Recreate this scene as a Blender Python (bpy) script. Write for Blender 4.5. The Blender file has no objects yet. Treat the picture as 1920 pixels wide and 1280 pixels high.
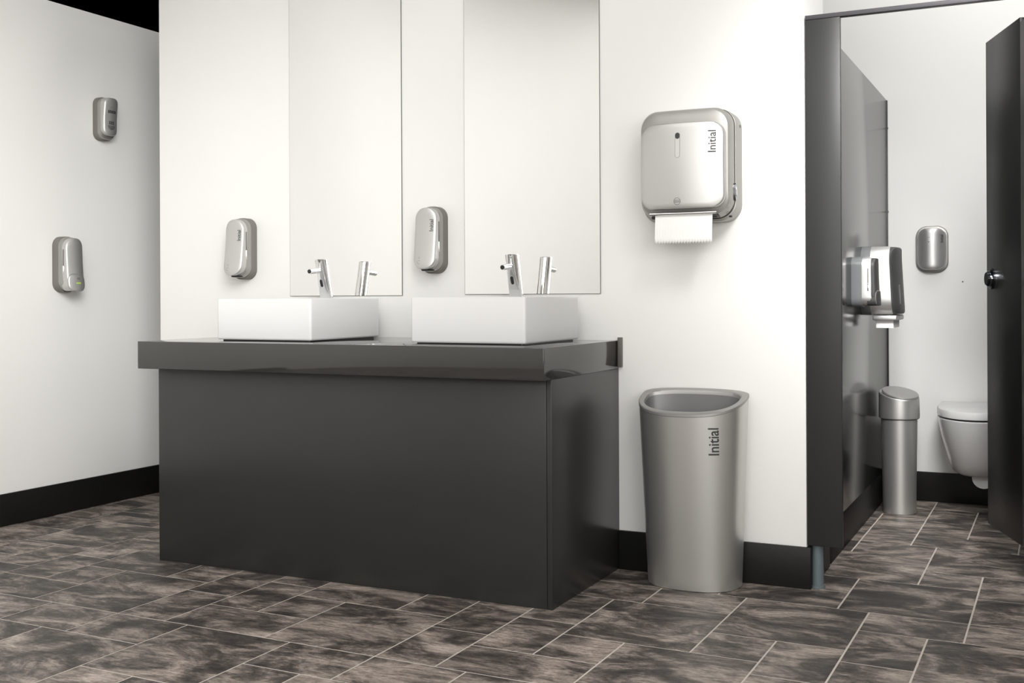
import bpy, bmesh, math, random
from mathutils import Vector, Matrix

# ------------------------------------------------------------------ camera, world, lights, exposure
scene = bpy.context.scene
C = scene.collection
IMG_W, IMG_H = 1920.0, 1280.0
FPX = 2101.98
YAW, ROLL = math.radians(25.8969), math.radians(-0.2859)
V0 = 554.92
CAM = Vector((0.0, -3.9716, 1.026))
FW = Vector((-math.sin(YAW), math.cos(YAW), 0.0))
R0 = Vector((math.cos(YAW), math.sin(YAW), 0.0))
UP = Vector((0, 0, 1))
R2 = R0 * math.cos(ROLL) + UP * math.sin(ROLL)
U2 = -R0 * math.sin(ROLL) + UP * math.cos(ROLL)
cd = bpy.data.cameras.new('camera')
cam = bpy.data.objects.new('camera', cd)
C.objects.link(cam)
m = Matrix((( R2.x, U2.x, -FW.x, CAM.x), (R2.y, U2.y, -FW.y, CAM.y), (R2.z, U2.z, -FW.z, CAM.z), (0, 0, 0, 1)))
cam.matrix_world = m
cd.sensor_fit = 'HORIZONTAL'
cd.sensor_width = 36.0
cd.lens = 36.0 * FPX / IMG_W
cd.shift_y = (V0 - IMG_H / 2) / IMG_W
cd.clip_start = 0.05
scene.camera = cam

world = bpy.data.worlds.new('studio_dark')
scene.world = world
world.use_nodes = True
world.node_tree.nodes['Background'].inputs[0].default_value = (0.0, 0.0, 0.0, 1)
world.node_tree.nodes['Background'].inputs[1].default_value = 0.0

scene.view_settings.view_transform = 'Standard'
scene.view_settings.look = 'None'
scene.view_settings.exposure = 0.0
scene.view_settings.gamma = 1.0
scene.view_settings.use_curve_mapping = False

def area_light(name, loc, target, sx, sy, power, col=(1, 0.992, 0.975)):
    l = bpy.data.lights.new(name, 'AREA')
    l.shape = 'RECTANGLE'
    l.size, l.size_y = sx, sy
    l.energy = power
    l.color = col
    o = bpy.data.objects.new(name, l)
    C.objects.link(o)
    o.location = loc
    d = Vector(target) - Vector(loc)
    o.rotation_euler = d.to_track_quat('-Z', 'Y').to_euler()
    return o

# large soft overhead light and softbox behind the viewer; the others are added fills
area_light('ceiling_lamp_main', (-0.9, -3.4, 3.5), (-0.9, -3.4, 0), 4.4, 3.0, 82)
area_light('softbox_behind_viewer', (0.2, -5.2, 1.6), (-1.2, 0, 0.9), 3.6, 1.8, 61)
area_light('added_fill_right', (1.9, -4.3, 1.9), (-4.2, -0.2, 1.3), 2.0, 1.8, 48)  # unseen fill from the right, added to brighten the left wall
gl = area_light('added_fill_left_wall', (-1.1, -2.7, 2.5), (-4.28, 0.30, 0.9), 1.4, 1.2, 8)  # narrow fill added to lift the left wall
gl.data.spread = math.radians(49)
gl = area_light('added_fill_side_sweep', (0.6, -2.9, 3.1), (-4.28, -2.7, 1.5), 1.4, 1.2, 12)  # fill added to brighten the side wall that the mirrors reflect
gl.data.spread = math.radians(60)
area_light('added_fill_cubicle_top', (0.0, 0.7, 3.3), (-0.4, 1.93, 0.8), 1.2, 1.0, 27)  # unseen fill above the cubicle, added to brighten its rear wall
gl = area_light('added_fill_cubicle_front', (0.1, -1.2, 2.45), (-0.45, 1.93, 0.25), 1.0, 0.6, 14)  # fill added in front of the cubicle to light its rear wall
gl.data.spread = math.radians(60)

# ------------------------------------------------------------------ materials
def new_mat(name):
    mt = bpy.data.materials.new(name)
    mt.use_nodes = True
    return mt, mt.node_tree, mt.node_tree.nodes['Principled BSDF']

def lin(c):
    return tuple(((x / 255.0) / 12.92 if x / 255.0 <= 0.04045 else ((x / 255.0 + 0.055) / 1.055) ** 2.4) for x in c)

def plain(name, col, rough=0.5, metal=0.0, spec=0.5, bump=0.0, bscale=200.0, coat=0.0, var=0.0):
    mt, nt, b = new_mat(name)
    b.inputs['Base Color'].default_value = (*col, 1)
    b.inputs['Roughness'].default_value = rough
    b.inputs['Metallic'].default_value = metal
    b.inputs['Specular IOR Level'].default_value = spec
    b.inputs['Coat Weight'].default_value = coat
    tc = nt.nodes.new('ShaderNodeTexCoord')
    if bump > 0:
        n = nt.nodes.new('ShaderNodeTexNoise')
        n.inputs['Scale'].default_value = bscale
        n.inputs['Detail'].default_value = 3
        nt.links.new(tc.outputs['Object'], n.inputs['Vector'])
        bp = nt.nodes.new('ShaderNodeBump')
        bp.inputs['Strength'].default_value = bump
        bp.inputs['Distance'].default_value = 0.001
        nt.links.new(n.outputs['Fac'], bp.inputs['Height'])
        nt.links.new(bp.outputs['Normal'], b.inputs['Normal'])
    if var > 0:
        n2 = nt.nodes.new('ShaderNodeTexNoise')
        n2.inputs['Scale'].default_value = 2.3
        n2.inputs['Detail'].default_value = 4
        nt.links.new(tc.outputs['Object'], n2.inputs['Vector'])
        r = nt.nodes.new('ShaderNodeValToRGB')
        r.color_ramp.elements[0].position = 0.3
        r.color_ramp.elements[1].position = 0.7
        r.color_ramp.elements[0].color = (*[c * (1 - var) for c in col], 1)
        r.color_ramp.elements[1].color = (*[min(1, c * (1 + var)) for c in col], 1)
        nt.links.new(n2.outputs['Fac'], r.inputs['Fac'])
        nt.links.new(r.outputs['Color'], b.inputs['Base Color'])
    return mt

M = {}
M['wall'] = plain('wall_paint', (0.83, 0.827, 0.808), 0.6, spec=0.25, bump=0.04, bscale=300, var=0.008)
M['ceil'] = plain('ceiling_paint', (0.8, 0.79, 0.77), 0.7, spec=0.2, var=0.01)
M['lam'] = plain('charcoal_laminate', (0.028, 0.0277, 0.0262), 0.30, spec=0.45, bump=0.02, bscale=500, var=0.06)
M['worktop'] = plain('charcoal_worktop', (0.034, 0.0332, 0.031), 0.07, spec=0.7, var=0.06)
M['post'] = plain('post_laminate', (0.024, 0.0245, 0.0245), 0.38, spec=0.35, var=0.05)
M['lip'] = plain('worktop_edge_strip', (0.13, 0.12, 0.11), 0.4, spec=0.4, var=0.05)
M['cub'] = plain('cubicle_laminate', (0.017, 0.018, 0.018), 0.16, spec=0.75, var=0.05)
M['doorlam'] = plain('door_laminate', (0.010, 0.010, 0.010), 0.35, spec=0.4, bump=0.04, bscale=500, var=0.05)
M['skirt'] = plain('black_skirting', (0.0075, 0.0075, 0.007), 0.45, spec=0.3, var=0.05)
M['rail'] = plain('rail_paint', (0.055, 0.052, 0.058), 0.4, spec=0.4, var=0.05)
M['silver'] = plain('satin_silver', (0.58, 0.576, 0.565), 0.44, metal=0.80, bump=0.02, bscale=900)
M['silver2'] = plain('satin_grey_silver', (0.37, 0.362, 0.345), 0.42, metal=0.7, bump=0.02, bscale=900)
M['plate'] = plain('taupe_plastic', (0.17, 0.16, 0.145), 0.5, spec=0.4, var=0.03)
M['plate2'] = plain('slate_plastic', (0.13, 0.135, 0.14), 0.45, spec=0.4, var=0.03)
M['binmetal'] = plain('bin_silver', (0.63, 0.625, 0.605), 0.38, metal=0.85, bump=0.02, bscale=900)
M['binrim'] = plain('bin_rim', (0.36, 0.355, 0.345), 0.42, metal=0.6)
M['binin'] = plain('bin_inside', (0.20, 0.20, 0.205), 0.4, metal=0.3, var=0.03)
M['chrome'] = plain('chrome', (0.86, 0.86, 0.86), 0.04, metal=1.0)
M['darkchrome'] = plain('dark_chrome', (0.25, 0.26, 0.28), 0.12, metal=1.0)
M['black'] = plain('black_plastic', (0.012, 0.012, 0.012), 0.4)
M['ink'] = plain('dark_ink', (0.03, 0.034, 0.036), 0.5)
M['greyink'] = plain('grey_ink', (0.22, 0.22, 0.22), 0.5)
M['green'] = plain('green_print', (0.42, 0.62, 0.10), 0.5)
M['shadecover'] = plain('shade_darkened_silver', (0.05, 0.05, 0.05), 0.42, spec=0.4, var=0.03)  # silver covers painted dark: shade of the side facing the dark door
M['windowfill'] = plain('window_fill', (0.60, 0.59, 0.57), 0.5)
M['ceramic'] = plain('white_ceramic', (0.72, 0.72, 0.718), 0.34, spec=0.4)
M['toilet'] = plain('toilet_ceramic', (0.74, 0.74, 0.73), 0.15, spec=0.5)
M['paper'] = plain('white_paper', (0.86, 0.855, 0.84), 0.85, spec=0.1, bump=0.15, bscale=400)
M['foot'] = plain('grey_blue_plastic', (0.12, 0.145, 0.155), 0.4, spec=0.4, var=0.05)
M['glassedge'] = plain('mirror_edge', (0.12, 0.125, 0.12), 0.2, spec=0.5)
M['mirror'] = plain('mirror_silver', (0.93, 0.93, 0.92), 0.01, metal=1.0)
M['grout'] = plain('pale_grout', (0.56, 0.51, 0.46), 0.8, spec=0.2, bump=0.2, bscale=400, var=0.08)

def slate():
    mt, nt, b = new_mat('slate_tile')
    L = nt.links
    geo = nt.nodes.new('ShaderNodeNewGeometry')
    oi = nt.nodes.new('ShaderNodeObjectInfo')
    mul = nt.nodes.new('ShaderNodeVectorMath'); mul.operation = 'SCALE'
    mul.inputs[0].default_value = (17.3, 9.1, 5.7)
    L.new(oi.outputs['Random'], mul.inputs['Scale'])
    add = nt.nodes.new('ShaderNodeVectorMath'); add.operation = 'ADD'
    L.new(geo.outputs['Position'], add.inputs[0]); L.new(mul.outputs[0], add.inputs[1])
    mp = nt.nodes.new('ShaderNodeMapping')
    mp.inputs['Scale'].default_value = (0.8, 1.45, 1.0)
    L.new(add.outputs[0], mp.inputs['Vector'])
    def noise(scale, detail, rough, dist):
        n = nt.nodes.new('ShaderNodeTexNoise')
        n.inputs['Scale'].default_value = scale; n.inputs['Detail'].default_value = detail
        n.inputs['Roughness'].default_value = rough; n.inputs['Distortion'].default_value = dist
        L.new(mp.outputs[0], n.inputs['Vector'])
        return n
    n1 = noise(5.0, 13, 0.70, 0.55)
    r1 = nt.nodes.new('ShaderNodeValToRGB')
    e = r1.color_ramp.elements
    e[0].position = 0.38; e[0].color = (*lin((72, 67, 64)), 1)
    e[1].position = 0.66; e[1].color = (*lin((204, 190, 180)), 1)
    for ps, cl in ((0.455, (96, 89, 85)), (0.505, (128, 119, 112)), (0.53, (152, 141, 133)), (0.585, (176, 163, 153))):
        q = r1.color_ramp.elements.new(ps); q.color = (*lin(cl), 1)
    L.new(n1.outputs['Fac'], r1.inputs['Fac'])
    mp2 = nt.nodes.new('ShaderNodeMapping')
    mp2.inputs['Scale'].default_value = (0.55, 2.6, 1.0)
    L.new(add.outputs[0], mp2.inputs['Vector'])
    n2 = noise(17.0, 10, 0.75, 1.4)
    L.new(mp2.outputs[0], n2.inputs['Vector'])
    r2 = nt.nodes.new('ShaderNodeValToRGB')
    r2.color_ramp.elements[0].position = 0.40; r2.color_ramp.elements[0].color = (0.42, 0.42, 0.43, 1)
    r2.color_ramp.elements[1].position = 0.56; r2.color_ramp.elements[1].color = (1, 1, 1, 1)
    L.new(n2.outputs['Fac'], r2.inputs['Fac'])
    mx = nt.nodes.new('ShaderNodeMix'); mx.data_type = 'RGBA'; mx.blend_type = 'MULTIPLY'
    mx.inputs['Factor'].default_value = 0.85
    L.new(r1.outputs['Color'], mx.inputs['A']); L.new(r2.outputs['Color'], mx.inputs['B'])
    n3 = noise(90.0, 5, 0.7, 0.5)
    r3 = nt.nodes.new('ShaderNodeValToRGB')
    r3.color_ramp.elements[0].position = 0.36; r3.color_ramp.elements[0].color = (0.66, 0.66, 0.66, 1)
    r3.color_ramp.elements[1].position = 0.55; r3.color_ramp.elements[1].color = (1, 1, 1, 1)
    L.new(n3.outputs['Fac'], r3.inputs['Fac'])
    mx2 = nt.nodes.new('ShaderNodeMix'); mx2.data_type = 'RGBA'; mx2.blend_type = 'MULTIPLY'
    mx2.inputs['Factor'].default_value = 0.8
    L.new(mx.outputs['Result'], mx2.inputs['A']); L.new(r3.outputs['Color'], mx2.inputs['B'])
    hs = nt.nodes.new('ShaderNodeHueSaturation'); hs.inputs['Value'].default_value = 0.92
    L.new(mx2.outputs['Result'], hs.inputs['Color'])
    L.new(hs.outputs['Color'], b.inputs['Base Color'])
    b.inputs['Roughness'].default_value = 0.5
    b.inputs['Specular IOR Level'].default_value = 0.3
    bp = nt.nodes.new('ShaderNodeBump'); bp.inputs['Strength'].default_value = 0.25; bp.inputs['Distance'].default_value = 0.002
    L.new(n2.outputs['Fac'], bp.inputs['Height']); L.new(bp.outputs['Normal'], b.inputs['Normal'])
    return mt
M['slate'] = slate()

# ------------------------------------------------------------------ mesh helpers
def mk(name, verts, faces, mat, parent=None, smooth=True, angle=35, loc=None):
    me = bpy.data.meshes.new(name)
    me.from_pydata([tuple(v) for v in verts], [], faces)
    bm = bmesh.new(); bm.from_mesh(me)
    bmesh.ops.remove_doubles(bm, verts=bm.verts, dist=1e-6)
    bmesh.ops.recalc_face_normals(bm, faces=bm.faces)
    bm.to_mesh(me); bm.free()
    return link(name, me, mat, parent, smooth, angle, loc)

def link(name, me, mat, parent=None, smooth=True, angle=35, loc=None):
    if mat: me.materials.append(mat)
    if smooth:
        me.polygons.foreach_set('use_smooth', [True] * len(me.polygons))
        me.set_sharp_from_angle(angle=math.radians(angle))
    o = bpy.data.objects.new(name, me)
    C.objects.link(o)
    if parent: o.parent = parent
    if loc: o.location = loc
    return o

def box(name, x, y, z, mat, parent=None, bevel=0.0015, loc=None):
    bm = bmesh.new()
    bmesh.ops.create_cube(bm, size=1)
    for v in bm.verts:
        v.co = ((x[0] + x[1]) / 2 + v.co.x * (x[1] - x[0]), (y[0] + y[1]) / 2 + v.co.y * (y[1] - y[0]), (z[0] + z[1]) / 2 + v.co.z * (z[1] - z[0]))
    if bevel > 0:
        bmesh.ops.bevel(bm, geom=bm.edges[:], offset=bevel, segments=2, affect='EDGES', profile=0.5)
    me = bpy.data.meshes.new(name); bm.to_mesh(me); bm.free()
    return link(name, me, mat, parent, True, 50, loc)

def rings(levels, cap0=True, cap1=True):
    n = len(levels[0]); V = []; F = []
    for l in levels: V += l
    for k in range(len(levels) - 1):
        for i in range(n):
            a, b = k * n + i, k * n + (i + 1) % n
            F.append((a, b, b + n, a + n))
    if cap0: F.append(tuple(range(n))[::-1])
    if cap1: F.append(tuple(range((len(levels) - 1) * n, len(levels) * n)))
    return V, F

def tube(path, radii, n=20, cap=True):
    P = [Vector(p) for p in path]; lv = []
    for i, p in enumerate(P):
        t = (P[min(i + 1, len(P) - 1)] - P[max(i - 1, 0)]).normalized()
        a = t.cross(Vector((0, 0, 1)))
        if a.length < 1e-3: a = t.cross(Vector((1, 0, 0)))
        a.normalize(); b = t.cross(a)
        r = radii[i] if isinstance(radii, (list, tuple)) else radii
        lv.append([p + a * r * math.cos(2 * math.pi * k / n) + b * r * math.sin(2 * math.pi * k / n) for k in range(n)])
    return rings(lv, cap, cap)

def rr(w, h, r, n=8, cx=0, cz=0):
    pts = []
    r = min(r, w / 2 - 1e-4, h / 2 - 1e-4)
    for sx, sz, a0 in ((1, 1, 0), (-1, 1, 90), (-1, -1, 180), (1, -1, 270)):
        for k in range(n + 1):
            a = math.radians(a0 + 90 * k / n)
            pts.append((cx + sx * (w / 2 - r) + r * math.cos(a), cz + sz * (h / 2 - r) + r * math.sin(a)))
    return pts

def subdiv(pts, step=0.018):
    out = []
    for k, p in enumerate(pts):
        q = pts[(k + 1) % len(pts)]
        out.append(p)
        m_ = int(math.hypot(q[0] - p[0], q[1] - p[1]) / step)
        for g in range(1, m_ + 1):
            out.append((p[0] + (q[0] - p[0]) * g / (m_ + 1), p[1] + (q[1] - p[1]) * g / (m_ + 1)))
    return out

def slab(name, outline, d0, F, mat, parent, bev=0.004, warp=None, nr=6, angle=35):
    """solid standing off a wall: outline in (x, z), side from depth d0 to the face depth F(x, z); depth d is y = -d"""
    outline = subdiv(outline)
    n = len(outline)
    cx = sum(p[0] for p in outline) / n; cz = sum(p[1] for p in outline) / n
    w = max(p[0] for p in outline) - cx; h = max(p[1] for p in outline) - cz
    wf = warp or (lambda x, z: (x, z))
    def ins(i): return [(cx + (p[0] - cx) * (1 - i / w), cz + (p[1] - cz) * (1 - i / h)) for p in outline]
    lv = []
    def ring(pts, dep): lv.append([(wf(*p)[0], -dep(*wf(*p)), wf(*p)[1]) for p in pts])
    ring(outline, lambda x, z: d0)
    ring(outline, lambda x, z: F(x, z) - bev)
    ring(ins(bev * 0.3), lambda x, z: F(x, z) - bev * 0.3)
    ring(ins(bev), F)
    for k in range(1, nr):
        s = 1 - k / nr
        base = ins(bev)
        ring([(cx + (p[0] - cx) * s, cz + (p[1] - cz) * s) for p in base], F)
    V, Fc = rings(lv, True, False)
    c = wf(cx, cz); V.append((c[0], -F(*c), c[1])); ci = len(V) - 1; off = (len(lv) - 1) * n
    for i in range(n): Fc.append((off + i, off + (i + 1) % n, ci))
    return mk(name, V, Fc, mat, parent, True, angle)

def patch(name, outline, F, mat, parent, off=0.0006, nr=3):
    """thin printed or inlaid mark lying on the face F(x, z)"""
    outline = subdiv(outline, 0.008)
    n = len(outline)
    cx = sum(p[0] for p in outline) / n; cz = sum(p[1] for p in outline) / n
    lv = [[(p[0], -(F(*p) - 0.001), p[1]) for p in outline]]
    for k in range(nr):
        s = 1 - k / nr
        lv.append([(cx + (p[0] - cx) * s, -(F(cx + (p[0] - cx) * s, cz + (p[1] - cz) * s) + off), cz + (p[1] - cz) * s) for p in outline])
    V, Fc = rings(lv, True, True)
    return mk(name, V, Fc, mat, parent, False)

def ring_mark(name, cx, cz, ro, ri, F, mat, parent, a0=0, a1=360, off=0.0006, n=28):
    V = []; Fc = []
    for k in range(n + 1):
        a = math.radians(a0 + (a1 - a0) * k / n)
        for r in (ri, ro):
            x, z = cx + r * math.cos(a), cz + r * math.sin(a)
            V.append((x, -(F(x, z) + off), z))
    for k in range(n): Fc.append((2 * k, 2 * k + 1, 2 * k + 3, 2 * k + 2))
    return mk(name, V, Fc, mat, parent, False)

def lettering(body, height, cx, cz, F, mat, parent, name='lettering', thick=0.0014, bold=0.006):
    """word reading upwards, printed on the face F(x, z)"""
    cu = bpy.data.curves.new('txt', 'FONT')
    cu.body = body; cu.size = 1.0; cu.align_x = 'CENTER'; cu.resolution_u = 4; cu.offset = bold
    t = bpy.data.objects.new('txt', cu); C.objects.link(t)
    dg = bpy.context.evaluated_depsgraph_get(); dg.update()
    me = bpy.data.meshes.new_from_object(t.evaluated_get(dg))
    bpy.data.objects.remove(t); bpy.data.curves.remove(cu)
    xs = [v.co.x for v in me.vertices]; ys = [v.co.y for v in me.vertices]
    s = height / (max(xs) - min(xs)); mx = (max(xs) + min(xs)) / 2; my = (max(ys) + min(ys)) / 2
    for v in me.vertices:
        x, z = cx - (v.co.y - my) * s, cz + (v.co.x - mx) * s
        v.co = (x, -(F(x, z) + thick), z)
    bm = bmesh.new(); bm.from_mesh(me)
    bmesh.ops.triangulate(bm, faces=bm.faces[:])
    bmesh.ops.subdivide_edges(bm, edges=bm.edges[:], cuts=2)
    for v in bm.verts: v.co.y = -(F(v.co.x, v.co.z) + thick)
    bm.to_mesh(me); bm.free()
    me.name = name
    return link(name, me, mat, parent, False)

def thing(name, label, cat, loc=(0, 0, 0), rz=0, group=None):
    o = bpy.data.objects.new(name, None)
    o.empty_display_size = 0.05
    C.objects.link(o)
    o.location = loc; o.rotation_euler = (0, 0, rz)
    tag(o, label, cat, group)
    return o

def tag(o, label, cat=None, group=None):
    o['label'] = label
    if cat: o['category'] = cat
    if group: o['group'] = group
    return o

def struct(o, label=None):
    o['kind'] = 'structure'
    if label: o['label'] = label
    return o

PI = math.pi
# ------------------------------------------------------------------ measurements (metres)
XW = -4.2805            # left wall face
YS = 1.932              # rear wall of the cubicle
WE = -0.7885            # right end of the main wall
VL, VR, VF = -3.1656, -1.483, -0.6256
ZB, ZC = 0.752, 0.858
CL_, CF = -3.213, -0.688
ZSK = 0.145
XP = -0.762             # cubicle side panel face
ZTOP = 2.434
ZCEIL = 3.6
YFRONT, XRIGHT = -5.6, 2.6

# ------------------------------------------------------------------ room shell
floor = box('floor', (XW - 0.12, XRIGHT + 0.12), (YFRONT - 0.12, YS + 0.12), (-0.06, -0.0012), M['grout'], None, 0)
struct(floor, 'slate-look tiled floor with pale grout lines')

struct(box('wall_left', (XW - 0.12, XW), (-0.62, 1.75), (0, ZTOP), M['wall'], None, 0), 'cream wall on the left with a black void above it')
# the side wall sweeps round behind the viewer in one large curve
cyc = [(XW, -0.62), (XW, -2.6)] + [(XW + 2.6 - 2.6 * math.cos(math.radians(a)), -2.6 - (-YFRONT - 2.6) * math.sin(math.radians(a))) for a in range(6, 91, 6)] + [(XRIGHT, YFRONT)]
lvc = []
for z in (0, ZCEIL):
    lvc.append([(p[0], p[1], z) for p in cyc] + [(XRIGHT, YFRONT - .12, z), (XW - .12, YFRONT - .12, z), (XW - .12, -0.62, z)])
V_, F_ = rings(lvc)
struct(mk('wall_front', V_, F_, M['wall'], None, True, 30), 'cream wall curving round behind the viewer')
struct(box('wall_back', (-3.745, WE), (0, 0.356), (0, ZTOP), M['wall'], None, 0.002), 'cream main wall behind the basins and mirrors')
struct(box('wall_cubicle', (-1.9, XRIGHT), (YS, YS + 0.12), (0, ZCEIL), M['wall'], None, 0.001), 'cream rear wall inside the toilet cubicle')
struct(box('wall_right', (XRIGHT, XRIGHT + 0.12), (YFRONT, YS + 0.12), (0, ZCEIL), M['wall'], None, 0.001), 'cream wall on the far right beyond the cubicle')
struct(box('ceiling', (XW - 0.12, XRIGHT + 0.12), (YFRONT - 0.12, -0.62), (ZCEIL, ZCEIL + 0.06), M['ceil'], None, 0), 'white ceiling over the front of the washroom')

struct(box('baseboard_back', (VR + 0.001, -0.772), (-0.014, 0.0), (0, ZSK), M['skirt'], None, 0.002), 'black skirting along the main wall behind the large bin')
struct(box('baseboard_end', (WE, -0.772), (0.0, 0.356), (0, ZSK), M['skirt'], None, 0.002), 'black skirting wrapping the end of the main wall')
struct(box('baseboard_left', (XW, XW + 0.013), (-2.6, 1.75), (0, ZSK), M['skirt'], None, 0.002), 'black skirting along the left wall')
struct(box('baseboard_cubicle', (-0.775, XRIGHT), (YS - 0.013, YS), (0, ZSK), M['skirt'], None, 0.002), 'black skirting below the toilet at the cubicle rear wall')

# ------------------------------------------------------------------ floor tiles: repeating slate pattern, each tile a part of the floor
UNITS = [(7, 2, 4, 4), (4, -2, 4, 4), (0, -4, 4, 4), (8, -2, 3, 2), (11, -2, 3, 2), (3, 0, 4, 2), (1, 1, 2, 3), (3, 3, 2, 3), (1, 4, 2, 3), (3, 6, 2, 3), (5, 2, 2, 2), (9, 4, 2, 2)]
def tile_xy(i, j):
    return (-0.3463 + 0.10008 * i + 0.0008 * j, -0.0016 - 0.00179 * i + 0.10733 * j)
GAP = 0.0030
def tile_geo(w, h):
    a = tile_xy(0, 0)
    ex = Vector((tile_xy(1, 0)[0] - a[0], tile_xy(1, 0)[1] - a[1])); ey = Vector((tile_xy(0, 1)[0] - a[0], tile_xy(0, 1)[1] - a[1]))
    lv = []
    for g, z in ((GAP, -0.004), (GAP, -0.0006), (GAP + 0.0012, 0.0)):
        fx = g / ex.length; fy = g / ey.length; l = []
        for p, q in ((fx, -fy), (fx, -h + fy), (w - fx, -h + fy), (w - fx, -fy)):
            v = ex * p + ey * q; l.append((v.x, v.y, z))
        lv.append(l)
    return rings(lv, False, True)
def in_view(x, y, mar=0.0):
    d = Vector((x, y, 0)) - CAM; z = d.dot(FW)
    if z < 0.3: return False
    u = 960 + FPX * d.dot(R2) / z; v = V0 - FPX * d.dot(U2) / z
    return -mar < u < IMG_W + mar and -mar < v < IMG_H + mar
def hidden(x, y):
    if 0.0 < y and -3.745 < x < WE: return True
    if VF < y < 0 and VL < x < VR: return True
    if y > 0 and x < WE - 0.02 and x > -3.7: return True
    return False
tile_mesh = {}
restV, restF = [], []
ntile = 0
for n in range(-8, 5):
    for mm in range(-12, 12):
        for (i, j, w, h) in UNITS:
            I, J = i + 10 * mm + 5 * n, j + 10 * n
            cs = [tile_xy(I + p * w, J - q * h) for p in (0, .25, .5, .75, 1) for q in (0, .25, .5, .75, 1)]
            if max(c[0] for c in cs) < XW - 0.05 or min(c[0] for c in cs) > XRIGHT or min(c[1] for c in cs) > YS or max(c[1] for c in cs) < YFRONT: continue
            if max(c[0] for c in cs) > XRIGHT + 0.1 or min(c[0] for c in cs) < XW - 0.4 or max(c[1] for c in cs) > YS + 0.4 or min(c[1] for c in cs) < YFRONT - 0.1: continue
            vis = any(in_view(c[0], c[1]) and not hidden(*c) for c in cs) and max(c[0] for c in cs) > XW
            V, F = tile_geo(w, h)
            x0, y0 = tile_xy(I, J)
            if vis:
                if (w, h) not in tile_mesh:
                    me = bpy.data.meshes.new('floor_tile'); me.from_pydata(V, [], F)
                    me.materials.append(M['slate']); tile_mesh[(w, h)] = me
                o = bpy.data.objects.new('floor_tile', tile_mesh[(w, h)])
                C.objects.link(o); o.parent = floor; o.location = (x0, y0, 0)
                ntile += 1
            else:
                b = len(restV)
                restV += [(v[0] + x0, v[1] + y0, v[2]) for v in V]
                restF += [tuple(b + k for k in f) for f in F]
me = bpy.data.meshes.new('floor_tiles_beyond'); me.from_pydata(restV, [], restF); me.materials.append(M['slate'])
ro = bpy.data.objects.new('floor_tiles_beyond', me); C.objects.link(ro); ro.parent = floor; ro['kind'] = 'stuff'
print('tiles', ntile)

# ------------------------------------------------------------------ vanity unit and worktop
v = thing('vanity_unit', 'charcoal grey boxed-in vanity base standing under the worktop', 'vanity', ((VL + VR) / 2, VF / 2, 0))
ox, oy = (VL + VR) / 2, VF / 2
box('front_panel', (VL - ox, VR - 0.0195 - ox), (VF - oy, VF + 0.018 - oy), (0, ZB), M['lam'], v, 0.0012)
box('side_panel', (VR - 0.018 - ox, VR - ox), (VF + 0.0005 - oy, -0.0005 - oy), (0, ZB), M['lam'], v, 0.0012)
box('side_panel', (VL - ox, VL + 0.018 - ox), (VF + 0.0195 - oy, -0.0005 - oy), (0, ZB), M['lam'], v, 0.0012)

w = thing('worktop', 'thick charcoal worktop slab carrying the two white basins', 'worktop', ((CL_ + VR) / 2, CF / 2, ZB))
ox, oy = (CL_ + VR) / 2, CF / 2
box('slab', (CL_ - ox, VR + 0.001 - ox), (CF - oy, 0 - oy), (0, ZC - ZB), M['worktop'], w, 0.002)
struct(box('trim_1', (VR + 0.0012, VR + 0.017), (-0.016, -0.001), (ZB + 0.006, ZC + 0.011), M['lip'], None, 0.001), 'short grey end strip where the worktop meets the wall')

# ------------------------------------------------------------------ basins and taps
def basin(label, x0, x1, y0, y1, zt):
    cx, cy = (x0 + x1) / 2, (y0 + y1) / 2
    t = thing('basin', label, 'basin', (cx, cy, ZC), 0, 'square countertop basins')
    hw, hd, hh = (x1 - x0) / 2, (y1 - y0) / 2, zt - ZC
    def ring(a, b, r, z, dy=0): return [(p[0], p[1] + dy, z) for p in rr(2 * a, 2 * b, r, 6)]
    lv = [ring(hw - .004, hd - .004, .006, 0.006), ring(hw - .001, hd - .001, .008, .009), ring(hw, hd, .009, .013), ring(hw, hd, .009, hh - .003), ring(hw - .001, hd - .001, .008, hh - .0008), ring(hw - .003, hd - .003, .007, hh),
          ring(hw - .016, hd - .058, .02, hh, -.042), ring(hw - .019, hd - .061, .02, hh - .003, -.042), ring(hw - .03, hd - .075, .05, .05, -.042), ring(hw - .06, hd - .11, .06, .03, -.042)]
    V, F = rings(lv, True, True)
    mk('bowl', V, F, M['ceramic'], t, True, 40)
    V, F = rings([ring(hw - .014, hd - .014, .01, 0.0), ring(hw - .014, hd - .014, .01, 0.0075)])
    mk('foot_ring', V, F, M['black'], t)  # recessed foot; its black stands in for the shadow under the basin
    V, F = tube([(0, -.042, .029), (0, -.042, .033)], [.022, .021], 24)
    mk('drain', V, F, M['chrome'], t)
    return t
basin('square white ceramic basin on the worktop, the one nearer the left wall', -2.9375, -2.493, -0.55, -0.08, 1.0205)
basin('square white ceramic basin on the worktop, the one nearer the large bin', -2.062, -1.612, -0.55, -0.08, 1.0235)

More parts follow.
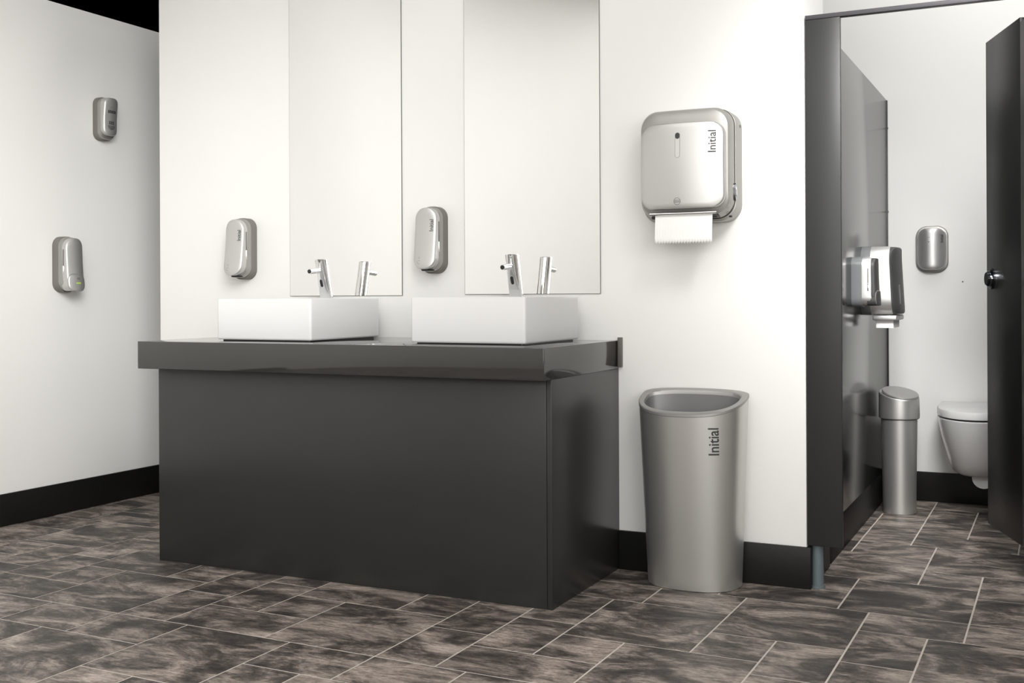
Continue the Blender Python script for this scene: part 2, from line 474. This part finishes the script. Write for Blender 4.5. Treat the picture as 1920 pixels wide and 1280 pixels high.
def tap(label, x, y, z):
    t = thing('tap', label, 'tap', (x, y, z), 0, 'chrome sensor taps')
    n = 72; r = 0.0265; hgt = 0.158; lean = -0.037
    lv = []
    for k in range(13):
        s = k / 12
        c = r * (0.55 + 0.45 * min(1.0, s / 0.62))
        l = []
        for q in range(n):
            a = 2 * PI * q / n
            px, py = r * math.cos(a), r * math.sin(a)
            py = max(py, -c)
            l.append((px, py + lean * s, hgt * s))
        lv.append(l)
    lv.append([(p[0] * .94, (p[1] - lean) * .94 + lean, hgt + .0015) for p in lv[-1]])
    V, F = rings(lv); mk('body', V, F, M['chrome'], t, True, 20)
    z0 = hgt * 0.735; yb = lean * 0.735
    V, F = tube([(0, yb, z0), (0, yb - .06, z0 - .004), (0, yb - .092, z0 - .0065)], .0112, 28)
    sp = mk('spout', V, F, M['chrome'], t)
    V, F = tube([(0, yb - .0915, z0 - .0064), (0, yb - .0935, z0 - .0066)], .0082, 20)
    mk('aerator', V, F, M['black'], sp)
    ys = -r * .80
    o = [(p[0], p[1]) for p in rr(.0125, .030, .006, 6, 0, .062)]
    F_ = lambda x_, z_: -(-(r * (0.55 + 0.45 * min(1.0, (z_ / hgt) / 0.62))) + lean * z_ / hgt)
    patch('sensor_window', o, F_, M['black'], t, 0.0006)
    return t
tap('slanted chrome sensor tap on the basin nearer the left wall', -2.718, -0.130, 1.020)
tap('slanted chrome sensor tap on the basin nearer the large bin', -1.849, -0.124, 1.023)

# ------------------------------------------------------------------ mirrors
def mirror(label, x0, x1, z0, z1):
    t = thing('wall_mirror', label, 'mirror', ((x0 + x1) / 2, -0.004, z0), 0, 'tall frameless mirrors')
    hw = (x1 - x0) / 2
    box('backing', (-hw, hw), (-0.001, 0.004), (0, z1 - z0), M['glassedge'], t, 0.0004)
    mk('glass', [(-hw + .0012, -.0014, .0012), (hw - .0012, -.0014, .0012), (hw - .0012, -.0014, z1 - z0 - .0012), (-hw + .0012, -.0014, z1 - z0 - .0012)], [(0, 1, 2, 3)], M['mirror'], t, False)
    return t
mirror('tall narrow frameless mirror on the cream wall, the one further left', -2.9987, -2.4297, 1.0305, 2.36)
mirror('tall frameless mirror on the cream wall, the wider one beside the towel dispenser', -2.1358, -1.553, 1.0335, 2.36)

# ------------------------------------------------------------------ wall dispensers
def side_slots(t, hw, d, z0, z1):
    for s in (-1, 1):
        box('side_slot', (s * hw - .0012, s * hw + .0012), (-d - .0022, -d + .0022), (z0 + (z1 - z0) * .35, z1), M['plate'], t, .0008)
        box('side_key', (s * hw - .0018, s * hw + .0018), (-d - .0022, -d + .0022), (z0, z0 + (z1 - z0) * .34), M['chrome'], t, .001)

def soap(name, label, cat, loc, rz, W=.106, H=.271, D=.094, flare=.026, pad=False, group=None, text=True, mats=('plate', 'silver2', 'silver'), hd=.70, c0=.55, sd=.74):
    t = thing(name, label, cat, loc, rz, group)
    k = H / .271
    slab('back_plate', rr(W, H, .046 * k), 0, lambda x, z: .040 * D / .094, M[mats[0]], t, .004)
    body_w = lambda x, z: (x * (1 - .02 * abs(z) / (H / 2)), z)
    prof = lambda z: flare * max(0.0, min(1.0, (H * .30 - z) / (H * .8))) ** 1.5
    slab('housing', rr(W * .975, H * .955, .044 * k, cz=.002), .036 * D / .094, lambda x, z: D * hd + prof(z) * .6, M[mats[1]], t, .010)
    F = lambda x, z: D + prof(z) - 2.9 * x * x
    zc = .004 if not pad else .004
    slab('front_cover', rr(W * .935, H * .905, .045 * k, 10, cz=zc), D * c0, F, M[mats[2]], t, .006)
    side_slots(t, W * .482, D * sd, -.05 * k, .072 * k)
    # dark dispensing opening underneath
    V, Fc = rings([[(p[0], -(D * .74) + p[1], -H * .462) for p in rr(W * .50, .034, .016)], [(p[0], -(D * .74) + p[1], -H * .440) for p in rr(W * .55, .038, .016)]])
    mk('nozzle_opening', V, Fc, M['black'], t)
    if pad:
        o = [(p[0], p[1]) for p in rr(W * .915, H * .30, .030 * k, 8, 0, -H * .325)]
        F2 = lambda x, z: F(x, z) + .004
        pd = slab('push_pad', o, D * .62, F2, M[mats[2]], t, .005)
        patch('seam', rr(W * .925, H * .31, .032 * k, 8, 0, -H * .322), lambda x, z: F(x, z), M['greyink'], t, .0004)
        if text:
            patch('green_mark', rr(.030 * k, .0075 * k, .003, 4, .004, -H * .335), F2, M['green'], pd, .0006)
            patch('indicator', rr(.020 * k, .012 * k, .004, 4, .006, -H * .255), F2, M['plate'], pd, .0005)
    elif text:
        lettering('Initial', .047, W * .28, .056, F, M['ink'], t)
        ring_mark('drop_icon', -W * .18, -H * .27, .0035, .0025, F, M['greyink'], t)
        ring_mark('hand_icon', -W * .18, -H * .335, .0075, .0065, F, M['greyink'], t, 20, 300)
    return t
soap('soap_dispenser', 'silver soap dispenser on the cream wall left of the narrow mirror', 'dispenser', (-3.2345, 0, 1.2405), 0, group='silver soap dispensers')
soap('soap_dispenser', 'silver soap dispenser on the cream wall between the two mirrors', 'dispenser', (-2.268, 0, 1.254), 0, group='silver soap dispensers')
soap('soap_dispenser', 'silver push-pad dispenser with a green mark on the left wall', 'dispenser', (XW, -0.089, 1.187), PI / 2, W=.108, H=.266, flare=.016, pad=True)
soap('seat_cleaner_dispenser', 'small silver push-pad dispenser on the cubicle side panel', 'dispenser', (XP, 0.865, 1.0775), PI / 2, W=.115, H=.208, D=.100, flare=.006, pad=True, text=False, mats=('plate2', 'silver', 'shadecover'), hd=.80, c0=.78, sd=.66)

# air freshener high on the left wall
t = thing('air_freshener', 'silver vented air freshener high on the left wall', 'air freshener', (XW, 0.160, 1.915), PI / 2)
slab('back_plate', rr(.100, .214, .038), 0, lambda x, z: .030, M['plate'], t, .004)
slab('housing', rr(.096, .204, .036), .026, lambda x, z: .050, M['silver2'], t, .008)
FA = lambda x, z: .074 + .010 * max(0, z) / .1 - 3.2 * x * x
slab('front_cover', rr(.088, .186, .030, cz=.008), .042, FA, M['silver'], t, .006)
for k in range(6):
    patch('vent_slot', rr(.0055, .016, .0025, 4, -.020 + .0085 * k, .032), FA, M['black'], t, .0006)
for k in range(4):
    patch('vent_slot', rr(.0045, .018, .002, 4, -.0125 + .0085 * k, -.022), FA, M['black'], t, .0006)
for k, rad in enumerate((.022, .0155, .009)):
    ring_mark('vent_arc', 0, -.034, rad, rad - .003, FA, M['black'], t, 185, 355)
    ring_mark('vent_groove', 0, .036, rad, rad - .0012, FA, M['greyink'], t, 5, 175)

# paper towel dispenser
t = thing('paper_towel_dispenser', 'large silver paper towel dispenser with a sheet hanging out', 'dispenser', (-1.182, 0, 1.4855))
slab('back_housing', rr(.344, .398, .062, 10), 0, lambda x, z: .082, M['silver2'], t, .006)
FC = lambda x, z: .158 - .010 * (x / .16) ** 2 - .012 * max(0, -z - .10) / .1
cover = slab('cover', rr(.334, .386, .064, 10, 0, .005), .086, FC, M['silver2'], t, .030)
slab('cover_gap', rr(.3372, .3895, .0645, 10, 0, .0045), .078, lambda x, z: .0868, M['black'], t, .0004)
FT = lambda x, z: .198 - .030 * (x / .15) ** 2 - .006 * (z / .15) ** 2
face = slab('front_panel', rr(.304, .300, .046, 10, 0, -.006), .135, FT, M['silver'], t, .005, nr=10)
patch('window_rim', rr(.0180, .0885, .009, 8, -.006, .0645), FT, M['greyink'], t, .0005)
wn = patch('window', rr(.0155, .086, .0077, 8, -.006, .0645), FT, M['windowfill'], t, .0008)
patch('window_shade', rr(.0155, .021, .0077, 8, -.006, .0970), FT, M['ink'], wn, .0014)
lettering('Initial', .076, .113, .0735, FT, M['ink'], t)
ring_mark('emblem_ring', -.009, -.131, .0125, .0114, FT, M['ink'], t)
patch('emblem_bar', rr(.021, .0012, .0005, 2, -.009, -.127), FT, M['ink'], t)
for k in (-1, 0, 1): ring_mark('emblem_dot', -.009 + .007 * k, -.133, .0026, .0014, FT, M['ink'], t, n=12)
# exit slot, tear bar and sheet
box('exit_slot', (-.118, .122), (-.150, -.085), (-.188, -.176), M['black'], t, .003)
V, F = tube([(-.118, -.166, -.172), (.124, -.166, -.172)], .0055, 16)
mk('tear_bar', V, F, M['chrome'], t)
V = []; F = []; nx = 160
x0, x1 = -.100, .108
for k in range(nx + 1):
    x = x0 + (x1 - x0) * k / nx
    ser = .0065 * abs(((k * 20 / nx) % 1) - .5) * 2
    for q in range(8):
        s = q / 7
        V.append((x, -.160 - .004 * math.sin(s * 2.4) - .006 * s * s, -.170 - s * (.108 - ser)))
for k in range(nx):
    for q in range(7):
        a = k * 8 + q; F.append((a, a + 1, a + 9, a + 8))
ps = mk('paper_sheet', V, F, M['paper'], t)
sm = ps.modifiers.new('thickness', 'SOLIDIFY'); sm.thickness = .0012
# oval lock on the right flank
V, F = rings([[(.160, -.092 + .011 * math.cos(a), -.098 + .031 * math.sin(a)) for a in [2 * PI * k / 28 for k in range(28)]],
              [(.174, -.092 + .011 * math.cos(a), -.098 + .031 * math.sin(a)) for a in [2 * PI * k / 28 for k in range(28)]],
              [(.1745, -.092 + .008 * math.cos(a), -.098 + .026 * math.sin(a)) for a in [2 * PI * k / 28 for k in range(28)]]])
lk = mk('lock', V, F, M['darkchrome'], t)
V, F = rings([[(.1735, -.092 + .0065 * math.cos(a), -.096 + .021 * math.sin(a)) for a in [2 * PI * k / 20 for k in range(20)]],
              [(.1765, -.092 + .003 * math.cos(a), -.100 + .014 * math.sin(a)) for a in [2 * PI * k / 20 for k in range(20)]]])
mk('lock_key', V, F, M['chrome'], lk)
box('catch', (.150, .160), (-.098, -.090), (-.187, -.180), M['black'], t, .001)
box('side_screw', (.1715, .1735), (-.030, -.024), (.135, .145), M['black'], t, .0008)

# ------------------------------------------------------------------ large waste bin
t = thing('waste_bin', 'tall silver open-topped waste bin against the cream wall', 'bin', (-1.167, -0.016, 0))
NB = 96
def dshape(a, b, n=2.5, bk=0.055):
    pts = []
    for k in range(NB):
        th = 2 * PI * k / NB
        c, q = math.cos(th), math.sin(th)
        y = -(b - bk) * abs(q) ** (2 / n) if q > 0 else bk * abs(q) ** (2 / 2.8)
        pts.append((a * math.copysign(abs(c) ** (2 / n), c), -bk + y))
    return pts
def zrim(y): return 0.690 + 0.30 * y
lv = []
for s in (0, .004, .02, .1, .25, .4, .55, .7, .85, .95, 1.0):
    a = .166 + .027 * s; b = .200 + .038 * s
    if s == 0: a -= .004; b -= .004
    lv.append([(p[0], p[1], (zrim(p[1]) - .006) * s) for p in dshape(a, b)])
V, F = rings(lv, True, False)
mk('shell', V, F, M['binmetal'], t, True, 30)
lv = []
A, B = .193, .238
def off(dx, dz, sh=0):
    l = []
    for p in dshape(A - dx, B - 2 * dx):
        l.append((p[0], p[1] - dx, zrim(p[1] - dx) + dz))
    return l
lv = [off(0, -.012), off(-.0012, -.010), off(-.0012, -.002), off(.002, 0), off(.019, 0), off(.022, -.003), off(.024, -.014), off(.022, -.016)]
V, F = rings(lv, False, False)
mk('rim', V, F, M['binrim'], t, True, 30)
def inn(dx, z):
    return [(p[0], p[1] - dx, (zrim(p[1] - dx) - .012) * z) for p in dshape(A - dx, B - 2 * dx)]
lv = [inn(.0235, 1.0), inn(.028, .9), inn(.034, .75), inn(.040, .6), inn(.050, .05)]
V, F = rings(lv, False, True)
mk('liner', V, F, M['binin'], t, True, 30)
def FB(x, z):
    y = -.2
    for _ in range(4):
        s = z / (zrim(y) - .006); a = .166 + .027 * s; b = .200 + .038 * s
        y = -(.055 + (b - .055) * (1 - min(.999, abs(x) / a) ** 2.5) ** (1 / 2.5))
    return -y
lettering('Initial', .094, .112, .525, FB, M['ink'], t, thick=.0012, bold=.012)

# ------------------------------------------------------------------ toilet cubicle
PX0, PX1 = -0.7845, -0.666
ox, oy = -0.36, 0.0
t = thing('cubicle_front_frame', 'slim charcoal cubicle post with head rail, standing at the end of the main wall', 'cubicle frame', (ox, oy, 0))
pil = box('front_post', (PX0 - ox, PX1 - ox), (-0.003 - oy, 0.018 - oy), (0.152, 1.983), M['post'], t, .001)
V, F = tube([(-0.757 - ox, .030 - oy, 0), (-0.757 - ox, .030 - oy, .010), (-0.757 - ox, .030 - oy, .0105), (-0.757 - ox, .030 - oy, .075), (-0.757 - ox, .030 - oy, .152)], [.026, .026, .0215, .0205, .019], 28)
mk('post_foot', V, F, M['foot'], pil)
box('head_rail', (PX0 - ox, 1.6 - ox), (-0.006 - oy, 0.022 - oy), (1.983, 1.998), M['rail'], t, .001)
hp = box('hinge_post', (0.012 - ox, 0.14 - ox), (-0.003 - oy, 0.018 - oy), (0.152, 1.983), M['post'], t, .001)
V, F = tube([(0.08 - ox, .030 - oy, 0), (0.08 - ox, .030 - oy, .075), (0.08 - ox, .030 - oy, .152)], [.0215, .0205, .019], 28)
mk('post_foot', V, F, M['foot'], hp)

def partition(label, xf, sgn):
    t = thing('cubicle_partition', label, 'partition', (xf, 1.0, 0), 0, 'cubicle partitions')
    a, b = sorted((0.0, -0.018 * sgn))
    sp = box('side_panel', (a, b), (0.06 - 1.0, YS - .012 - 1.0), (0.1645, 2.0), M['cub'], t, .001)
    a, b = sorted((0.003 * sgn, -0.022 * sgn))
    box('wall_channel', (a, b), (YS - .012 - 1.0, YS - 1.0), (0.1645, 2.0), M['black'], sp, .0008)
    for z in (1.86, 1.44):
        V, F = tube([(.002 * sgn, YS - .0075 - 1.0, z), (.006 * sgn, YS - .0075 - 1.0, z)], .0045, 12)
        mk('fixing_screw', V, F, M['darkchrome'], sp)
    a, b = sorted((-.030 * sgn, -.014 * sgn))
    box('plinth', (a, b), (0.40 - 1.0, YS - .013 - 1.0), (0, .19), M['skirt'], t, .001)
    return t
partition('charcoal cubicle side partition carrying the two silver dispensers', XP, 1)
partition('charcoal cubicle side partition behind the open black door', 0.125, -1)

# door, opened inwards
hx, hy = 0.004, 0.032
fx, fy = -0.2425, 0.752
L_ = math.hypot(fx - hx, fy - hy); ang = math.atan2(fy - hy, fx - hx)
d = bpy.data.objects.new('door_1', None); C.objects.link(d); d.location = (hx, hy, 0); d.rotation_euler = (0, 0, ang)
struct(d, 'black cubicle door standing open inwards, its edge beside the toilet')
# local: x along the door towards the free edge, +y is the left-hand (viewer side) face
box('leaf', (L_ - .405, L_), (-.018, 0), (0.135, 2.0), M['doorlam'], d, .0012)
box('hinge_stile', (0.0, L_ - .4055), (-.018, 0), (0.135, 1.984), M['doorlam'], d, .0012)
kx, kz = L_ - .072, 1.083
V, F = tube([(kx, -.001, kz), (kx, .006, kz), (kx, .010, kz)], [.040, .040, .034], 32)
kb = mk('lock_rose', V, F, M['darkchrome'], d)
V, F = tube([(kx, .010, kz), (kx, .018, kz), (kx, .024, kz)], [.028, .030, .024], 32)
mk('lock_knob', V, F, M['darkchrome'], kb)
V, F = tube([(kx - .004, .012, kz), (kx - .050, .016, kz + .002)], [.0035, .003], 12)
mk('lock_lever', V, F, M['chrome'], kb)

# toilet roll dispenser on the side panel
t = thing('toilet_roll_dispenser', 'large silver toilet roll dispenser on the cubicle side panel', 'dispenser', (XP, 1.205, 1.085), PI / 2)
slab('back_plate', rr(.300, .300, .070, 10), 0, lambda x, z: .040, M['plate2'], t, .005)
PF = lambda z: .012 * max(0.0, min(1.0, (.10 - z) / .22))
slab('housing', rr(.296, .298, .070, 10), .036, lambda x, z: .118 + PF(z) * .8, M['silver'], t, .004)
slab('front_cover', rr(.290, .292, .068, 10), .105, lambda x, z: .150 + PF(z) - .030 * (x / .15) ** 2, M['shadecover'], t, .010)
patch('view_strip', rr(.006, .085, .003, 5, -.07, -.06), lambda x, z: .150 + PF(z) - .030 * (x / .15) ** 2, M['chrome'], t, .001)
box('tear_bar', (-.125, .125), (-.145, -.045), (-.172, -.150), M['silver'], t, .005)
V = []; F = []
for k in range(2):
    for q in range(6):
        V.append((-.11 + .20 * k, -.065 - .0, -.168 - .006 * q))
pv, pf = rings([[(p[0], p[1], -.170) for p in rr(.20, .075, .004, 3, -.0, -.092)], [(p[0], p[1], -.205) for p in rr(.20, .073, .004, 3, -.0, -.092)]])
mk('toilet_paper', pv, pf, M['paper'], t)

# sensor freshener on the rear cubicle wall
t = thing('air_freshener', 'rounded silver air freshener on the rear wall above the toilet', 'air freshener', (-0.5515, YS, 1.2475))
slab('back_plate', rr(.150, .228, .052, 10), 0, lambda x, z: .014, M['plate'], t, .003)
slab('housing', rr(.148, .224, .052, 10), .012, lambda x, z: .024, M['silver2'], t, .004)
FS = lambda x, z: .062 - 8.0 * x * x - .4 * max(0, abs(z) - .09)
slab('front_cover', rr(.138, .205, .046, 10), .018, FS, M['silver'], t, .004, nr=10)
lettering('Initial', .038, .048, .050, FS, M['ink'], t)
ring_mark('drop_icon', -.010, .055, .004, .003, FS, M['ink'], t, -40, 220)
patch('sensor_dot', rr(.005, .005, .0024, 4, -.010, .035), FS, M['ink'], t)

# screw in the rear wall
V, F = tube([(0, -.002, 0), (0, .004, 0)], .0035, 12)
o = mk('wall_screw', V, F, M['ink'], None, loc=(-0.412, YS, 1.085))
tag(o, 'tiny dark screw in the rear cubicle wall beside the door edge', 'screw')

# slim bin beside the toilet
t = thing('sanitary_bin', 'slim silver lidded bin standing inside the toilet cubicle', 'bin', (-0.668, 1.570, 0))
def circ(r, z, n=56, tilt=0.0, ang_=0.0):
    return [(r * math.cos(2 * PI * k / n), r * math.sin(2 * PI * k / n), z + tilt * r * math.cos(2 * PI * k / n - ang_)) for k in range(n)]
V, F = rings([circ(.072, 0), circ(.074, .003), circ(.0815, .44)])
mk('body', V, F, M['binmetal'], t, True, 30)
ta, td = -.32, math.radians(-50)
lid = [circ(.088, .443), circ(.092, .447), circ(.0925, .470)]
lid.append([(p[0], p[1], .553 + ta * (p[0] * math.cos(td) + p[1] * math.sin(td)) * .75) for p in circ(.0905, 0)])
lid.append([(p[0] * .97, p[1] * .97, p[2] + .004) for p in lid[-1]])
V, F = rings(lid)
ld = mk('lid', V, F, M['binmetal'], t, True, 30)
fl0 = [(p[0] * .93 + .006, p[1] * .93 - .004, .558 + ta * .75 * (p[0] * math.cos(td) + p[1] * math.sin(td))) for p in circ(.088, 0)]
fl1 = [(p[0], p[1], p[2] + .006) for p in fl0]
fl2 = [((p[0]) * .97, p[1] * .97, p[2] + .009) for p in fl0]
V, F = rings([fl0, fl1, fl2])
mk('flap', V, F, M['binrim'], ld, True, 40)

# wall-hung toilet
t = thing('toilet', 'white wall-hung toilet with closed lid, half hidden by the door', 'toilet', (-0.330, YS - 0.012, 0))
def plan(a, L, n=2.2, k0=0.0):
    pts = []
    st = L * .35
    for k in range(49):
        th = PI * k / 48
        c, s = math.cos(th), math.sin(th)
        pts.append((a * math.copysign(abs(c) ** (2 / n), c), -st - (L - st) * abs(s) ** (2 / n)))
    pts += [(-a, -st * .5), (-a, 0), (0, 0), (a, 0), (a, -st * .5)]
    return pts
lv = [[(p[0], p[1], z) for p in plan(a, L)] for z, a, L in ((.180, .085, .30), (.184, .105, .33), (.198, .122, .36), (.235, .134, .40), (.30, .150, .45), (.38, .168, .50), (.43, .177, .52), (.452, .180, .527), (.456, .178, .524))]
V, F = rings(lv); mk('bowl', V, F, M['toilet'], t, True, 40)
lv = [[(p[0], p[1], z) for p in plan(a, L)] for z, a, L in ((.463, .178, .525), (.465, .181, .530), (.492, .181, .530), (.497, .178, .526), (.499, .170, .515))]
V, F = rings(lv); ld = mk('lid', V, F, M['toilet'], t, True, 40)
lv = [[(p[0], p[1], z) for p in plan(.170, .51)] for z in (.455, .464)]
V, F = rings(lv); mk('seat_gap', V, F, M['black'], t)
V, F = tube([(0.02, -.06, .195), (0.02, -.16, .150), (0.02, -.22, .165)], [.05, .05, .05], 20)
mk('trap', V, F, M['toilet'], t)
